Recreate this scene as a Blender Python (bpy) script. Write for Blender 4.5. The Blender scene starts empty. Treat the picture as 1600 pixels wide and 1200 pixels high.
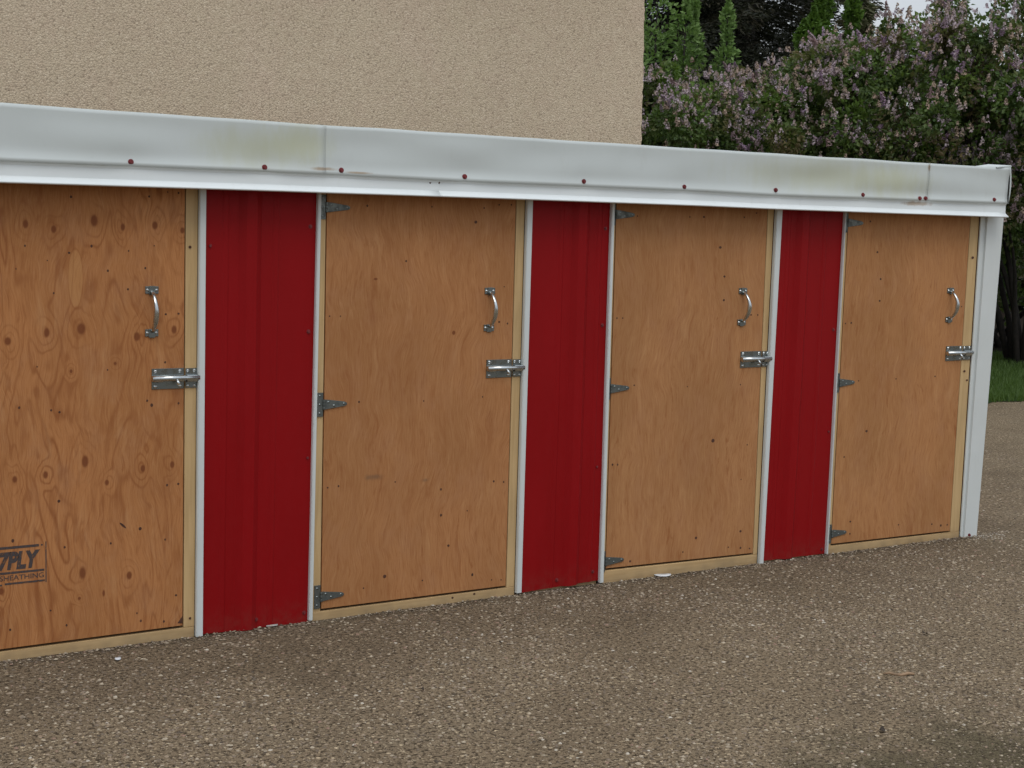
import bpy, math, random
import numpy as np
from mathutils import Vector, Matrix, noise as mnoise

# ------------------------------------------------------------------ camera
S = bpy.context.scene
COL = S.collection
F_PX, YAW, PITCH, ROLL, CD, CH = 2344.6, math.radians(32.521), math.radians(-6.473), math.radians(1.765), 3.7079, 1.1383
fwd = Vector((math.sin(YAW)*math.cos(PITCH), math.cos(YAW)*math.cos(PITCH), math.sin(PITCH)))
rgt0 = Vector((math.cos(YAW), -math.sin(YAW), 0)); up0 = rgt0.cross(fwd)
rgt = math.cos(ROLL)*rgt0 + math.sin(ROLL)*up0
upv = -math.sin(ROLL)*rgt0 + math.cos(ROLL)*up0
CAM = Vector((0, -CD, CH))
cd = bpy.data.cameras.new('camera'); cam = bpy.data.objects.new('camera', cd); COL.objects.link(cam)
cd.sensor_width = 36; cd.lens = F_PX/1600*36; cd.clip_end = 2000; cd.clip_start = .05
M3 = Matrix((rgt, upv, -fwd)).transposed()
cam.matrix_world = Matrix.Translation(CAM) @ M3.to_4x4()
S.camera = cam

# ------------------------------------------------------------------ light
SUN_EL, SUN_AZ = math.radians(58), math.radians(200)      # azimuth clockwise from +Y: in front of the doors
w = bpy.data.worlds.new("World"); S.world = w; w.use_nodes = True
nt = w.node_tree; nt.nodes.clear()
def wn(t, **k):
    n = nt.nodes.new(t)
    for a, b in k.items(): setattr(n, a, b)
    return n
sky = wn('ShaderNodeTexSky', sky_type='NISHITA', sun_disc=False)
sky.sun_elevation = SUN_EL; sky.sun_rotation = SUN_AZ; sky.air_density = 1.2; sky.dust_density = 2.0
tc = wn('ShaderNodeTexCoord'); nz = wn('ShaderNodeTexNoise'); nz.inputs['Scale'].default_value = 2.2; nz.inputs['Detail'].default_value = 6
mp = wn('ShaderNodeMapping'); mp.inputs['Scale'].default_value = (1, 1, 2.6)
cr = wn('ShaderNodeValToRGB'); cr.color_ramp.elements[0].position = .25; cr.color_ramp.elements[0].color = (.72, .72, .72, 1)
cr.color_ramp.elements[1].position = .6; cr.color_ramp.elements[1].color = (1, 1, 1, 1)
cl = wn('ShaderNodeTexNoise'); cl.inputs['Scale'].default_value = 3.1; cl.inputs['Detail'].default_value = 5
cc = wn('ShaderNodeValToRGB'); cc.color_ramp.elements[0].position = .3; cc.color_ramp.elements[0].color = (4.6, 5.0, 5.6, 1)
cc.color_ramp.elements[1].position = .7; cc.color_ramp.elements[1].color = (7.2, 7.4, 7.7, 1)
mx = wn('ShaderNodeMix', data_type='RGBA'); bg = wn('ShaderNodeBackground'); bg.inputs['Strength'].default_value = .1
out = wn('ShaderNodeOutputWorld'); L = nt.links.new
L(tc.outputs['Generated'], mp.inputs['Vector']); L(mp.outputs[0], nz.inputs['Vector']); L(mp.outputs[0], cl.inputs['Vector'])
L(nz.outputs['Fac'], cr.inputs['Fac']); L(cl.outputs['Fac'], cc.inputs['Fac'])
L(cr.outputs['Color'], mx.inputs['Factor']); L(sky.outputs[0], mx.inputs['A'])
# an overcast sky is brighter overhead than at the horizon
sz_ = wn('ShaderNodeSeparateXYZ'); L(tc.outputs['Generated'], sz_.inputs[0]); mr = wn('ShaderNodeMapRange')
for i_, v_ in enumerate((0.0, 1.0, .78, 1.9)): mr.inputs[i_+1].default_value = v_
L(sz_.outputs['Z'], mr.inputs[0]); vs_ = wn('ShaderNodeVectorMath', operation='SCALE'); L(cc.outputs['Color'], vs_.inputs[0]); L(mr.outputs[0], vs_.inputs['Scale'])
L(vs_.outputs[0], mx.inputs['B'])
L(mx.outputs['Result'], bg.inputs['Color']); L(bg.outputs[0], out.inputs['Surface'])
sl = bpy.data.lights.new('sun', 'SUN'); sl.energy = .75; sl.angle = math.radians(28); sl.color = (1, .96, .9)
so = bpy.data.objects.new('sun', sl); COL.objects.link(so)
sd = Vector((math.sin(SUN_AZ)*math.cos(SUN_EL), math.cos(SUN_AZ)*math.cos(SUN_EL), math.sin(SUN_EL)))
so.rotation_euler = sd.to_track_quat('Z', 'Y').to_euler(); so.location = (0, -8, 10)
S.view_settings.view_transform = 'Standard'; S.view_settings.look = 'None'; S.view_settings.gamma = 1
S.view_settings.exposure = 0.17

# ------------------------------------------------------------------ helpers
rnd = random.Random(7); RNG = np.random.default_rng(11)

def ray(px, py):
    return (fwd*F_PX + rgt*(px-800) + upv*(600-py)).normalized()
def at(px, py, y=0.0):                       # measured point of the photo on the upright plane y
    d = ray(px, py); t = (y-CAM.y)/d.y
    p = CAM + d*t; return (p.x, p.z)
def gnd(px, py, z=0.0):                      # measured point on the ground
    d = ray(px, py); t = (z-CAM.z)/d.z
    p = CAM + d*t; return (p.x, p.y)
def polar(px, dist):                         # ground position at a bearing and a distance from where the photographer stands
    d = ray(px, 400); a = Vector((d.x, d.y)).normalized()*dist
    return (CAM.x+a.x, CAM.y+a.y)
def line(pts, y=0.0):                        # an upright edge: returns x as a function of z
    (xa, za), (xb, zb) = at(*pts[0], y), at(*pts[-1], y)
    return lambda z: xa + (xb-xa)*(z-za)/(zb-za)

class MB:
    def __init__(s): s.v = []; s.f = []; s.m = []; s.sm = []
    def face(s, idx, m=0, smooth=False): s.f.append(tuple(idx)); s.m.append(m); s.sm.append(smooth)
    def add(s, vs, fs, m=0, smooth=False):
        b = len(s.v); s.v += [tuple(p) for p in vs]
        for f in fs: s.face([b+i for i in f], m, smooth)
    def hexa(s, c, m=0):                     # 8 corners: 4 front then 4 back, same order
        s.add(c, [(3, 2, 1, 0), (4, 5, 6, 7), (0, 1, 5, 4), (1, 2, 6, 5), (2, 3, 7, 6), (3, 0, 4, 7)], m)
    def slab(s, q, y0, y1, m=0):             # q: four (x, z) corners anticlockwise seen from the front; y0 is the front
        s.hexa([(x, y0, z) for x, z in q]+[(x, y1, z) for x, z in q], m)
    def box(s, x0, x1, y0, y1, z0, z1, m=0):
        s.slab([(x0, z0), (x1, z0), (x1, z1), (x0, z1)], y0, y1, m)
    def prism(s, poly, y0, y1, m=0):
        n = len(poly); s.add([(x, y0, z) for x, z in poly]+[(x, y1, z) for x, z in poly],
            [tuple(range(n-1, -1, -1)), tuple(range(n, 2*n))]+[(i, (i+1) % n, n+(i+1) % n, n+i) for i in range(n)], m)
    def disc(s, x, y, z, rx, rz, d, m=0, n=10, dome=False, rot=0):    # a small head on an upright face, facing -y
        ps = []
        for i in range(n):
            a = 2*math.pi*i/n; u, v = rx*math.cos(a), rz*math.sin(a)
            ps.append((u*math.cos(rot)-v*math.sin(rot), u*math.sin(rot)+v*math.cos(rot)))
        k = .6 if dome else 1
        vs = [(x+u, y, z+v) for u, v in ps]+[(x+u*k, y-d, z+v*k) for u, v in ps]
        s.add(vs, [tuple(range(2*n-1, n-1, -1))]+[(i, (i+1) % n, n+(i+1) % n, n+i) for i in range(n)], m, dome)
    def tube(s, pts, rad, n=8, m=0, flat=1.0):
        pts = [Vector(p) for p in pts]; b = len(s.v); N = len(pts)
        if not hasattr(rad, '__len__'): rad = [rad]*N
        ref = Vector((.31, .2, .93)).normalized()
        for i, p in enumerate(pts):
            t = (pts[min(i+1, N-1)]-pts[max(i-1, 0)]).normalized()
            a = t.cross(ref)
            if a.length < .05: a = t.cross(Vector((1, 0, 0)))
            a.normalize(); c = t.cross(a)
            for k in range(n):
                an = 2*math.pi*k/n; s.v.append(tuple(p+a*math.cos(an)*rad[i]+c*math.sin(an)*rad[i]*flat))
        for i in range(N-1):
            for k in range(n):
                s.face((b+i*n+k, b+i*n+(k+1) % n, b+(i+1)*n+(k+1) % n, b+(i+1)*n+k), m, True)
        s.face(tuple(b+k for k in range(n-1, -1, -1)), m); s.face(tuple(b+(N-1)*n+k for k in range(n)), m)
    def build(s, name, mats, parent=None, loc=None, bevel=0, fix=True):
        me = bpy.data.meshes.new(name); me.from_pydata(s.v, [], s.f)
        if not isinstance(mats, (list, tuple)): mats = [mats]
        for m in mats: me.materials.append(m)
        me.polygons.foreach_set('material_index', s.m); me.polygons.foreach_set('use_smooth', s.sm)
        if fix:
            import bmesh
            bm = bmesh.new(); bm.from_mesh(me); bmesh.ops.recalc_face_normals(bm, faces=bm.faces); bm.to_mesh(me); bm.free()
        me.update(); return link(name, me, parent, loc, bevel)

def link(name, me, parent=None, loc=None, bevel=0):
    o = bpy.data.objects.new(name, me); COL.objects.link(o)
    if parent is not None:
        o.parent = parent
        base = Vector((0, 0, 0)); q = parent
        while q is not None: base += q.location; q = q.parent
        o.location = (Vector(loc) if loc is not None else Vector((0, 0, 0))) - base
    elif loc is not None: o.location = loc
    if bevel:
        b = o.modifiers.new('bevel', 'BEVEL'); b.width = bevel; b.segments = 2; b.limit_method = 'ANGLE'; b.angle_limit = .6
    return o
def tag(o, label=None, cat=None, group=None, kind=None):
    for k, v in (('label', label), ('category', cat), ('group', group), ('kind', kind)):
        if v: o[k] = v
    return o
def empty(name, loc=(0, 0, 0)):
    o = bpy.data.objects.new(name, None); COL.objects.link(o); o.location = loc; o.empty_display_size = .1; return o
def np_mesh(name, V, Fq, mat, parent=None, loc=None, smooth=False):   # V (n,3), Fq (m,k) all faces with k corners
    me = bpy.data.meshes.new(name); n, (m, k) = len(V), Fq.shape
    me.vertices.add(n); me.vertices.foreach_set('co', V.astype(np.float32).ravel())
    me.loops.add(m*k); me.loops.foreach_set('vertex_index', Fq.astype(np.int32).ravel())
    me.polygons.add(m); me.polygons.foreach_set('loop_start', np.arange(0, m*k, k, dtype=np.int32))
    me.polygons.foreach_set('use_smooth', np.full(m, smooth))
    me.materials.append(mat); me.update(calc_edges=True); me.validate()
    return link(name, me, parent, loc)

# ------------------------------------------------------------------ materials
class NG:
    def __init__(s, name, rough=.6, metal=0, col=(.5, .5, .5), spec=.5):
        s.mat = bpy.data.materials.new(name); s.mat.use_nodes = True; s.t = s.mat.node_tree
        s.b = s.t.nodes['Principled BSDF']; s.b.inputs['Roughness'].default_value = rough
        s.b.inputs['Metallic'].default_value = metal; s.b.inputs['Base Color'].default_value = (*col, 1)
        s.b.inputs['Specular IOR Level'].default_value = spec
        s.tc = s.n('ShaderNodeTexCoord')
    def n(s, t, **k):
        n = s.t.nodes.new(t)
        for a, b in k.items(): setattr(n, a, b)
        return n
    def l(s, a, b): s.t.links.new(a, b)
    def put(s, sock, v):
        if isinstance(v, bpy.types.NodeSocket): s.l(v, sock)
        else: sock.default_value = v
    def map(s, scale=(1, 1, 1), loc=(0, 0, 0), rot=(0, 0, 0), src=None):
        m = s.n('ShaderNodeMapping'); m.inputs['Scale'].default_value = scale; m.inputs['Location'].default_value = loc
        m.inputs['Rotation'].default_value = rot; s.l(src or s.tc.outputs['Object'], m.inputs['Vector']); return m.outputs[0]
    def noise(s, vec, scale=1, detail=3, rough=.5, dist=0):
        n = s.n('ShaderNodeTexNoise'); s.l(vec, n.inputs['Vector']); n.inputs['Scale'].default_value = scale
        n.inputs['Detail'].default_value = detail; n.inputs['Roughness'].default_value = rough; n.inputs['Distortion'].default_value = dist
        return n.outputs['Fac']
    def vor(s, vec, scale, feature='F1', rand=1):
        n = s.n('ShaderNodeTexVoronoi', feature=feature); s.l(vec, n.inputs['Vector']); n.inputs['Scale'].default_value = scale
        n.inputs['Randomness'].default_value = rand; return n
    def math(s, op, a, b=0.0, c=None, clamp=False):
        n = s.n('ShaderNodeMath', operation=op, use_clamp=clamp); s.put(n.inputs[0], a); s.put(n.inputs[1], b)
        if c is not None: s.put(n.inputs[2], c)
        return n.outputs[0]
    def ss(s, v, a, b, lo=0.0, hi=1.0, smooth=True):
        n = s.n('ShaderNodeMapRange', interpolation_type='SMOOTHSTEP' if smooth else 'LINEAR'); s.put(n.inputs[0], v)
        for i, x in enumerate((a, b, lo, hi)): n.inputs[i+1].default_value = x
        return n.outputs[0]
    def mix(s, f, a, b, mode='MIX'):
        n = s.n('ShaderNodeMix', data_type='RGBA', blend_type=mode); s.put(n.inputs['Factor'], f)
        for k, v in (('A', a), ('B', b)):
            if isinstance(v, tuple): v = (*v, 1)
            s.put(n.inputs[k], v)
        return n.outputs['Result']
    def bump(s, h, strength=.3, dist=.002):
        n = s.n('ShaderNodeBump'); n.inputs['Strength'].default_value = strength; n.inputs['Distance'].default_value = dist
        s.l(h, n.inputs['Height']); s.l(n.outputs[0], s.b.inputs['Normal'])
    def col(s, v): s.put(s.b.inputs['Base Color'], v if not isinstance(v, tuple) else (*v, 1))
    def rough(s, v): s.put(s.b.inputs['Roughness'], v)
    def ell(s, x, z, rx, rz):                # normalised distance to an ellipse on an upright face
        v = s.map((1/rx, 0, 1/rz), (-x/rx, 0, -z/rz)); n = s.n('ShaderNodeVectorMath', operation='LENGTH'); s.l(v, n.inputs[0])
        return n.outputs['Value']

def mat_ply(name, seed, figure, knots=(), patches=(), scuffs=(), base=(.46, .202, .076), dark=(.27, .095, .032)):
    g = NG(name, .62, spec=.12); sx = seed*3.7
    wob = g.noise(g.map((1, 1, 1), (sx, 0, 0)), 9, 2)
    wn1 = g.n('ShaderNodeTexNoise'); wn1.inputs['Scale'].default_value = 2.6; wn1.inputs['Detail'].default_value = 3; g.l(g.map((1, 1, 1.1), (sx, 3, 0)), wn1.inputs['Vector'])
    wsc = g.n('ShaderNodeVectorMath', operation='SCALE'); wsc.inputs['Scale'].default_value = .16; g.l(wn1.outputs['Color'], wsc.inputs[0])
    wad = g.n('ShaderNodeVectorMath', operation='ADD'); g.l(g.tc.outputs['Object'], wad.inputs[0]); g.l(wsc.outputs[0], wad.inputs[1]); W_ = wad.outputs[0]
    f = g.noise(g.map((1, 0, .22), (sx, 0, seed)), 6.5 if figure > .5 else 4, 3, .55, .6)
    f = g.math('MULTIPLY', f, 2.6)
    kcol = None
    for (x, z, rx, rz) in knots:
        d = g.ell(x, z, rx, rz)
        f = g.math('ADD', f, g.ss(d, 0, 5.0, .42, 0))
        c = g.ss(g.math('ADD', d, g.math('MULTIPLY', wob, .5)), .75, 1.35, 1, 0)
        kcol = c if kcol is None else g.math('MAXIMUM', kcol, c)
    f = g.math('ADD', f, g.math('MULTIPLY', wob, .06))
    ring = g.math('SINE', g.math('MULTIPLY', f, 34 if figure > .5 else 24))
    ring = g.math('POWER', g.ss(ring, -1, 1, 0, 1, False), 5)
    bm_ = g.noise(g.map((1, 0, .35), (sx+4, 0, 3)), 8, 3)
    ring = g.math('MULTIPLY', ring, g.ss(bm_, .35, .65, .15, 1))
    streak = g.noise(g.map((1, 0, .06), (sx, 0, seed), src=W_), 150, 4, .65)
    streak2 = g.noise(g.map((1, 0, .16), (sx+9, 0, seed), src=W_), 34, 4, .6)
    mot = g.noise(g.map((1, 0, .6), (sx+2, 0, 0)), 3.5, 3)
    c = g.mix(g.ss(mot, .35, .65, 0, .8), base, (base[0]*.80, base[1]*.80, base[2]*.78))
    c = g.mix(g.math('MULTIPLY', ring, figure), c, dark)
    c = g.mix(g.ss(streak, .42, .75, 0, .30), c, dark)
    dash = g.noise(g.map((1, 0, .18), (sx+5, 0, seed), src=W_), 70, 3, .6, .8); reg = g.noise(g.map((1, 0, .5), (sx+7, 0, 0)), 7, 3, .6)
    c = g.mix(g.math('MULTIPLY', g.ss(dash, .55, .68, 0, .6), g.ss(reg, .42, .62, .12, 1)), c, dark)
    c = g.mix(g.ss(g.noise(g.map((1, 0, .7), (sx+1, 0, 5)), 10, 4, .65), .45, .7, 0, .35), c, (.40, .20, .10))
    fineg = g.noise(g.map((1, 0, .055), (sx+3, 0, seed), (0, .03, 0), src=W_), 360, 5, .7)
    c = g.mix(g.ss(fineg, .47, .66, 0, .48), c, dark); c = g.mix(g.ss(fineg, .5, .25, 0, .25), c, (.62, .36, .18))
    c = g.mix(g.ss(streak2, .52, .72, 0, .34), c, dark)
    c = g.mix(g.ss(streak2, .45, .3, 0, .22), c, (.60, .34, .16))
    for (x, z, rx, rz) in patches:
        d = g.ell(x, z, rx, rz); c = g.mix(g.ss(g.math('ABSOLUTE', g.math('SUBTRACT', g.math('ADD', d, g.math('MULTIPLY', wob, .25)), 1.12)), 0, .07, .5, 0), c, dark); c = g.mix(g.ss(g.math('ADD', d, g.math('MULTIPLY', wob, .25)), 1.0, 1.15, .25, 0), c, (.60, .33, .13))
    for (x, z, rx, rz) in scuffs:
        d = g.math('ADD', g.ell(x, z, rx, rz), g.math('MULTIPLY', g.noise(g.map(), 40, 4), 1.2))
        c = g.mix(g.ss(d, .6, 1.3, .5, 0), c, (.12, .085, .06))
    if kcol is not None: c = g.mix(g.math('MULTIPLY', kcol, .88), c, (.17, .052, .02))
    g.col(c); g.bump(g.math('ADD', streak, g.math('MULTIPLY', ring, -.6)), .25, .0008); return g.mat

def mat_lumber(sc=(1, 1, .05)):
    g = NG('pine_lumber', .65, spec=.2)
    st = g.noise(g.map(sc), 90, 4, .6); m2 = g.noise(g.map((1, 1, .7)), 7, 3)
    c = g.mix(g.ss(st, .35, .75, 0, .55), (.58, .405, .205), (.40, .25, .105))
    c = g.mix(g.ss(m2, .4, .75, 0, .35), c, (.33, .24, .13))
    zz = g.n('ShaderNodeSeparateXYZ'); g.l(g.tc.outputs['Object'], zz.inputs[0])
    dirt = g.math('MULTIPLY', g.ss(zz.outputs['Z'], .0, .045, .75, 0), g.noise(g.map(), 25, 4))
    c = g.mix(dirt, c, (.16, .12, .08))
    g.col(c); g.bump(st, .2, .0008); return g.mat

def mat_white(name, col=(.60, .64, .655), stains=(), rust=()):
    g = NG(name, .38, spec=.5)
    n1 = g.noise(g.map((1, 1, 1)), 5, 4, .6); n2 = g.noise(g.map((1, 1, .3)), 26, 5, .65)
    c = g.mix(g.ss(n1, .3, .75, 0, .35), col, (col[0]*.88, col[1]*.88, col[2]*.86))
    c = g.mix(g.ss(n2, .58, .8, 0, .18), c, (.42, .42, .38))
    for (x, z, rx, rz) in stains:
        d = g.math('ADD', g.ell(x, z, rx, rz), g.math('MULTIPLY', g.math('SUBTRACT', n2, .5), 1.2))
        c = g.mix(g.ss(d, .0, 1.4, .6, 0), c, (.47, .49, .33))
    for (x, z, rx, rz) in rust:
        d = g.math('ADD', g.ell(x, z, rx, rz), g.math('MULTIPLY', g.noise(g.map(), 60, 4), .8))
        c = g.mix(g.ss(d, .6, 1.4, .75, 0), c, (.32, .21, .11))
    g.col(c); g.rough(g.ss(n2, .3, .8, .32, .5)); g.bump(n1, .12, .004); return g.mat

def mat_red():
    g = NG('red_painted_steel', .36, spec=.13)
    n1 = g.noise(g.map((1, 1, .25)), 9, 4, .6); n2 = g.noise(g.map(), 45, 5, .7)
    c = g.mix(g.ss(n1, .3, .7, 0, .5), (.26, .0045, .0065), (.22, .004, .005))
    zz = g.n('ShaderNodeSeparateXYZ'); g.l(g.tc.outputs['Object'], zz.inputs[0])
    dirt = g.math('MULTIPLY', g.ss(zz.outputs['Z'], .0, .09, .22, 0), g.ss(n2, .35, .7, .1, 1))
    c = g.mix(dirt, c, (.16, .07, .05)); g.col(c); g.rough(g.ss(n2, .3, .8, .36, .55)); g.bump(n1, .1, .003); return g.mat

def mat_metal(name, col, rough, n=.2):
    g = NG(name, rough, 1.0, col); k = g.noise(g.map(), 60, 4)
    g.col(g.mix(g.ss(k, .3, .7, 0, n), col, tuple(c*.45 for c in col))); g.rough(g.ss(k, .3, .7, rough*.8, rough*1.35)); return g.mat

def mat_flat(name, col, rough=.7, var=.3, scale=40, metal=0):
    g = NG(name, rough, metal); k = g.noise(g.map(), scale, 4)
    g.col(g.mix(g.ss(k, .3, .7, 0, 1), tuple(c*(1-var) for c in col), tuple(min(1, c*(1+var)) for c in col))); return g.mat

def mat_stucco():
    g = NG('pebble_dash_stucco', .9, spec=.2); v = g.map()
    vo = g.vor(v, 165); vo2 = g.vor(v, 300)
    sep = g.n('ShaderNodeSeparateColor'); g.l(vo.outputs['Color'], sep.inputs[0])
    big = g.noise(g.map((1, 1, 1.6)), 1.1, 4, .6); mid = g.noise(v, 16, 5, .7)
    c = g.mix(g.ss(big, .3, .7, 0, .6), (.53, .435, .312), (.47, .38, .268))
    c = g.mix(g.ss(mid, .4, .7, 0, .3), c, (.47, .345, .26))
    run = g.noise(g.map((1, 1, .12), (4, 0, 0)), 3.2, 4, .6); c = g.mix(g.ss(run, .52, .75, 0, .38), c, (.40, .31, .23))
    c = g.mix(g.ss(g.noise(g.map((1, 1, 1), (9, 0, 2)), 2.6, 4), .5, .7, 0, .35), c, (.56, .42, .33))
    c = g.mix(g.ss(sep.outputs['Red'], .6, 1, 0, .4), c, (.74, .63, .48))
    c = g.mix(g.ss(sep.outputs['Green'], .8, 1, 0, .6), c, (.22, .165, .12))
    c = g.mix(g.ss(vo.outputs['Distance'], .35, .8, 0, .3), c, (.28, .215, .15))
    g.col(c)
    h = g.math('SUBTRACT', 1.0, g.math('ADD', vo.outputs['Distance'], g.math('MULTIPLY', vo2.outputs['Distance'], .4)))
    g.bump(h, .6, .005); return g.mat

def mat_asphalt():
    g = NG('weathered_gravel_asphalt', .95, spec=.08)
    w1 = g.n('ShaderNodeVectorMath', operation='ADD'); nn = g.n('ShaderNodeTexNoise'); nn.inputs['Scale'].default_value = 60
    g.l(g.tc.outputs['Object'], nn.inputs['Vector'])
    sc = g.n('ShaderNodeVectorMath', operation='SCALE'); sc.inputs['Scale'].default_value = .008; g.l(nn.outputs['Color'], sc.inputs[0])
    g.l(g.tc.outputs['Object'], w1.inputs[0]); g.l(sc.outputs[0], w1.inputs[1]); v = w1.outputs[0]
    a = g.vor(v, 62); b = g.vor(v, 120); d = g.vor(g.map((1, 1, 1), (3, 7, 0)), 34)
    sa = g.n('ShaderNodeSeparateColor'); g.l(a.outputs['Color'], sa.inputs[0])
    sb = g.n('ShaderNodeSeparateColor'); g.l(b.outputs['Color'], sb.inputs[0])
    sd_ = g.n('ShaderNodeSeparateColor'); g.l(d.outputs['Color'], sd_.inputs[0])
    big = g.noise(g.map(), .9, 5, .6); mid = g.noise(g.map(), 7, 5, .65); fine = g.noise(g.map(), 260, 3, .7)
    c = g.mix(g.ss(big, .35, .65, 0, 1), (.185, .15, .112), (.15, .122, .092))
    c = g.mix(g.ss(mid, .35, .7, 0, .5), c, (.215, .17, .122))
    # small stones set in the surface
    cb = g.mix(sb.outputs['Green'], (.12, .092, .068), (.44, .37, .28))
    cb = g.mix(g.ss(sb.outputs['Blue'], .85, .95, 0, .8), cb, (.50, .44, .35))
    mb = g.math('MULTIPLY', g.ss(b.outputs['Distance'], .3, .5, 1, 0), g.ss(sb.outputs['Red'], .2, .3))
    c = g.mix(g.math('MULTIPLY', mb, .85), c, cb)
    ca = g.mix(sa.outputs['Green'], (.17, .13, .095), (.50, .42, .32))
    ca = g.mix(g.ss(sa.outputs['Blue'], .86, .95, 0, .8), ca, (.52, .46, .37))
    ma = g.math('MULTIPLY', g.ss(a.outputs['Distance'], .3, .48, 1, 0), g.ss(sa.outputs['Red'], .55, .6))
    c = g.mix(g.math('MULTIPLY', ma, .9), c, ca)
    md = g.math('MULTIPLY', g.ss(d.outputs['Distance'], .2, .36, 1, 0), g.ss(sd_.outputs['Red'], .93, .95))
    c = g.mix(g.math('MULTIPLY', md, .8), c, g.mix(sd_.outputs['Blue'], (.36, .31, .24), (.03, .026, .022)))
    # damp mossy patch near the lower right corner, shade of the gap painted dark along the shed foot
    px_, py_ = gnd(1600, 1240)
    m = g.map((1/.62, 1/.42, 0), (-px_/.62, -py_/.42, 0)); ln = g.n('ShaderNodeVectorMath', operation='LENGTH'); g.l(m, ln.inputs[0])
    dd = g.math('ADD', ln.outputs['Value'], g.math('MULTIPLY', g.math('SUBTRACT', mid, .5), 1.8))
    moss = g.ss(dd, .4, 1.25, .8, 0)
    c = g.mix(moss, c, g.mix(g.ss(fine, .35, .65), (.028, .028, .02), (.085, .085, .05)))
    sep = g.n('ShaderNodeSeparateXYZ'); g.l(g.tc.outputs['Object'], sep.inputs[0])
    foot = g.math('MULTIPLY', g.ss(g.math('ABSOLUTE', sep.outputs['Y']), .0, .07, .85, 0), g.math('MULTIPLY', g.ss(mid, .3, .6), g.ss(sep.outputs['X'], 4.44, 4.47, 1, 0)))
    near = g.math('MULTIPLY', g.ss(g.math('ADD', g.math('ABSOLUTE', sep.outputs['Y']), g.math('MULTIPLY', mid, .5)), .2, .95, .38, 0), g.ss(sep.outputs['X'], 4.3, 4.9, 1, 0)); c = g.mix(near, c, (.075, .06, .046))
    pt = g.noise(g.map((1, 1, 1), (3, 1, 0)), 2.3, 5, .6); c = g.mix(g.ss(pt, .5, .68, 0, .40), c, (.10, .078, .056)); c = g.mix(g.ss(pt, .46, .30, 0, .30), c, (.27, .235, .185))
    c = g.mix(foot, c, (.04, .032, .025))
    c = g.mix(g.ss(fine, .35, .7, .0, .55), c, (.085, .065, .048))
    dk = g.noise(g.map((1, 1, 1), (5, 5, 0)), 95, 3, .6); c = g.mix(g.ss(dk, .50, .60, 0, .9), c, (.045, .036, .027))
    dk2 = g.noise(g.map((1, 1, 1), (1, 8, 0)), 190, 2, .6); c = g.mix(g.ss(dk2, .54, .66, 0, .7), c, (.05, .04, .03))
    c = g.mix(1.0, c, (1.40, 1.34, 1.18), 'MULTIPLY')
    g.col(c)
    h = g.math('ADD', g.math('MULTIPLY', ma, .9), g.math('MULTIPLY', mb, .55)); h = g.math('ADD', h, g.math('MULTIPLY', fine, .35))
    g.bump(h, 1.0, .005); return g.mat

def mat_leaf(name, c0, c1, c2, tr=.35, c3=None):
    g = NG(name, .5, spec=.3); geo = g.n('ShaderNodeNewGeometry'); r = geo.outputs['Random Per Island']
    cl_ = g.noise(g.map(), 2.2, 3)
    c = g.mix(r, c0, c1); c = g.mix(g.ss(cl_, .48, .68, 0, .85), c, c2)
    if c3: c = g.mix(g.ss(g.noise(g.map((1, 1, 1), (7, 3, 1)), 1.7, 3), .54, .66, 0, .8), c, c3)
    g.col(c)
    t = g.n('ShaderNodeBsdfTranslucent'); g.l(g.mix(.5, c, (.12, .2, .02)), t.inputs['Color']); m = g.n('ShaderNodeMixShader')
    m.inputs[0].default_value = tr; o = g.t.nodes['Material Output']
    g.l(g.b.outputs[0], m.inputs[1]); g.l(t.outputs[0], m.inputs[2]); g.l(m.outputs[0], o.inputs['Surface']); return g.mat

def mat_flower():
    g = NG('lilac_blossom', .7, spec=.2); oi = g.n('ShaderNodeObjectInfo'); geo = g.n('ShaderNodeNewGeometry')
    cr_ = g.n('ShaderNodeValToRGB'); g.l(oi.outputs['Random'], cr_.inputs['Fac']); e = cr_.color_ramp.elements
    e[0].position = 0; e[0].color = (.34, .21, .34, 1); e[1].position = 1; e[1].color = (.54, .45, .47, 1)
    for p, c in ((.25, (.42, .33, .44)), (.5, (.30, .21, .19)), (.75, (.46, .37, .43))):
        k = cr_.color_ramp.elements.new(p); k.color = (*c, 1)
    g.col(g.mix(g.ss(geo.outputs['Random Per Island'], 0, 1, 0, .55), cr_.outputs['Color'], (.26, .17, .20))); return g.mat

M = dict(
    lumber=mat_lumber(), lumberh=mat_lumber((.05, 1, 1)), red=mat_red(), trim=mat_white('white_trim_paint', (.63, .67, .665)),
    chrome=mat_metal('bright_zinc', (.62, .66, .67), .22, .4), plate=mat_metal('zinc_plate_dark_reflection', (.24, .27, .27), .28),  # plate colour darkened to imitate reflections of dark surroundings
    galv=mat_metal('galvanised_grey', (.20, .22, .21), .55, .5), screwred=mat_flat('red_screw_paint', (.17, .022, .025), .5, .2),
    dot=mat_flat('sunk_screw_hole', (.075, .028, .014), .8, .3), dark=mat_flat('bare_shadow_board', (.09, .06, .04), .9),
    stucco=mat_stucco(), asphalt=mat_asphalt(), bark=mat_flat('grey_brown_bark', (.018, .014, .011), .9, .35, 30),
    ink=None, flower=mat_flower())

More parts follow.
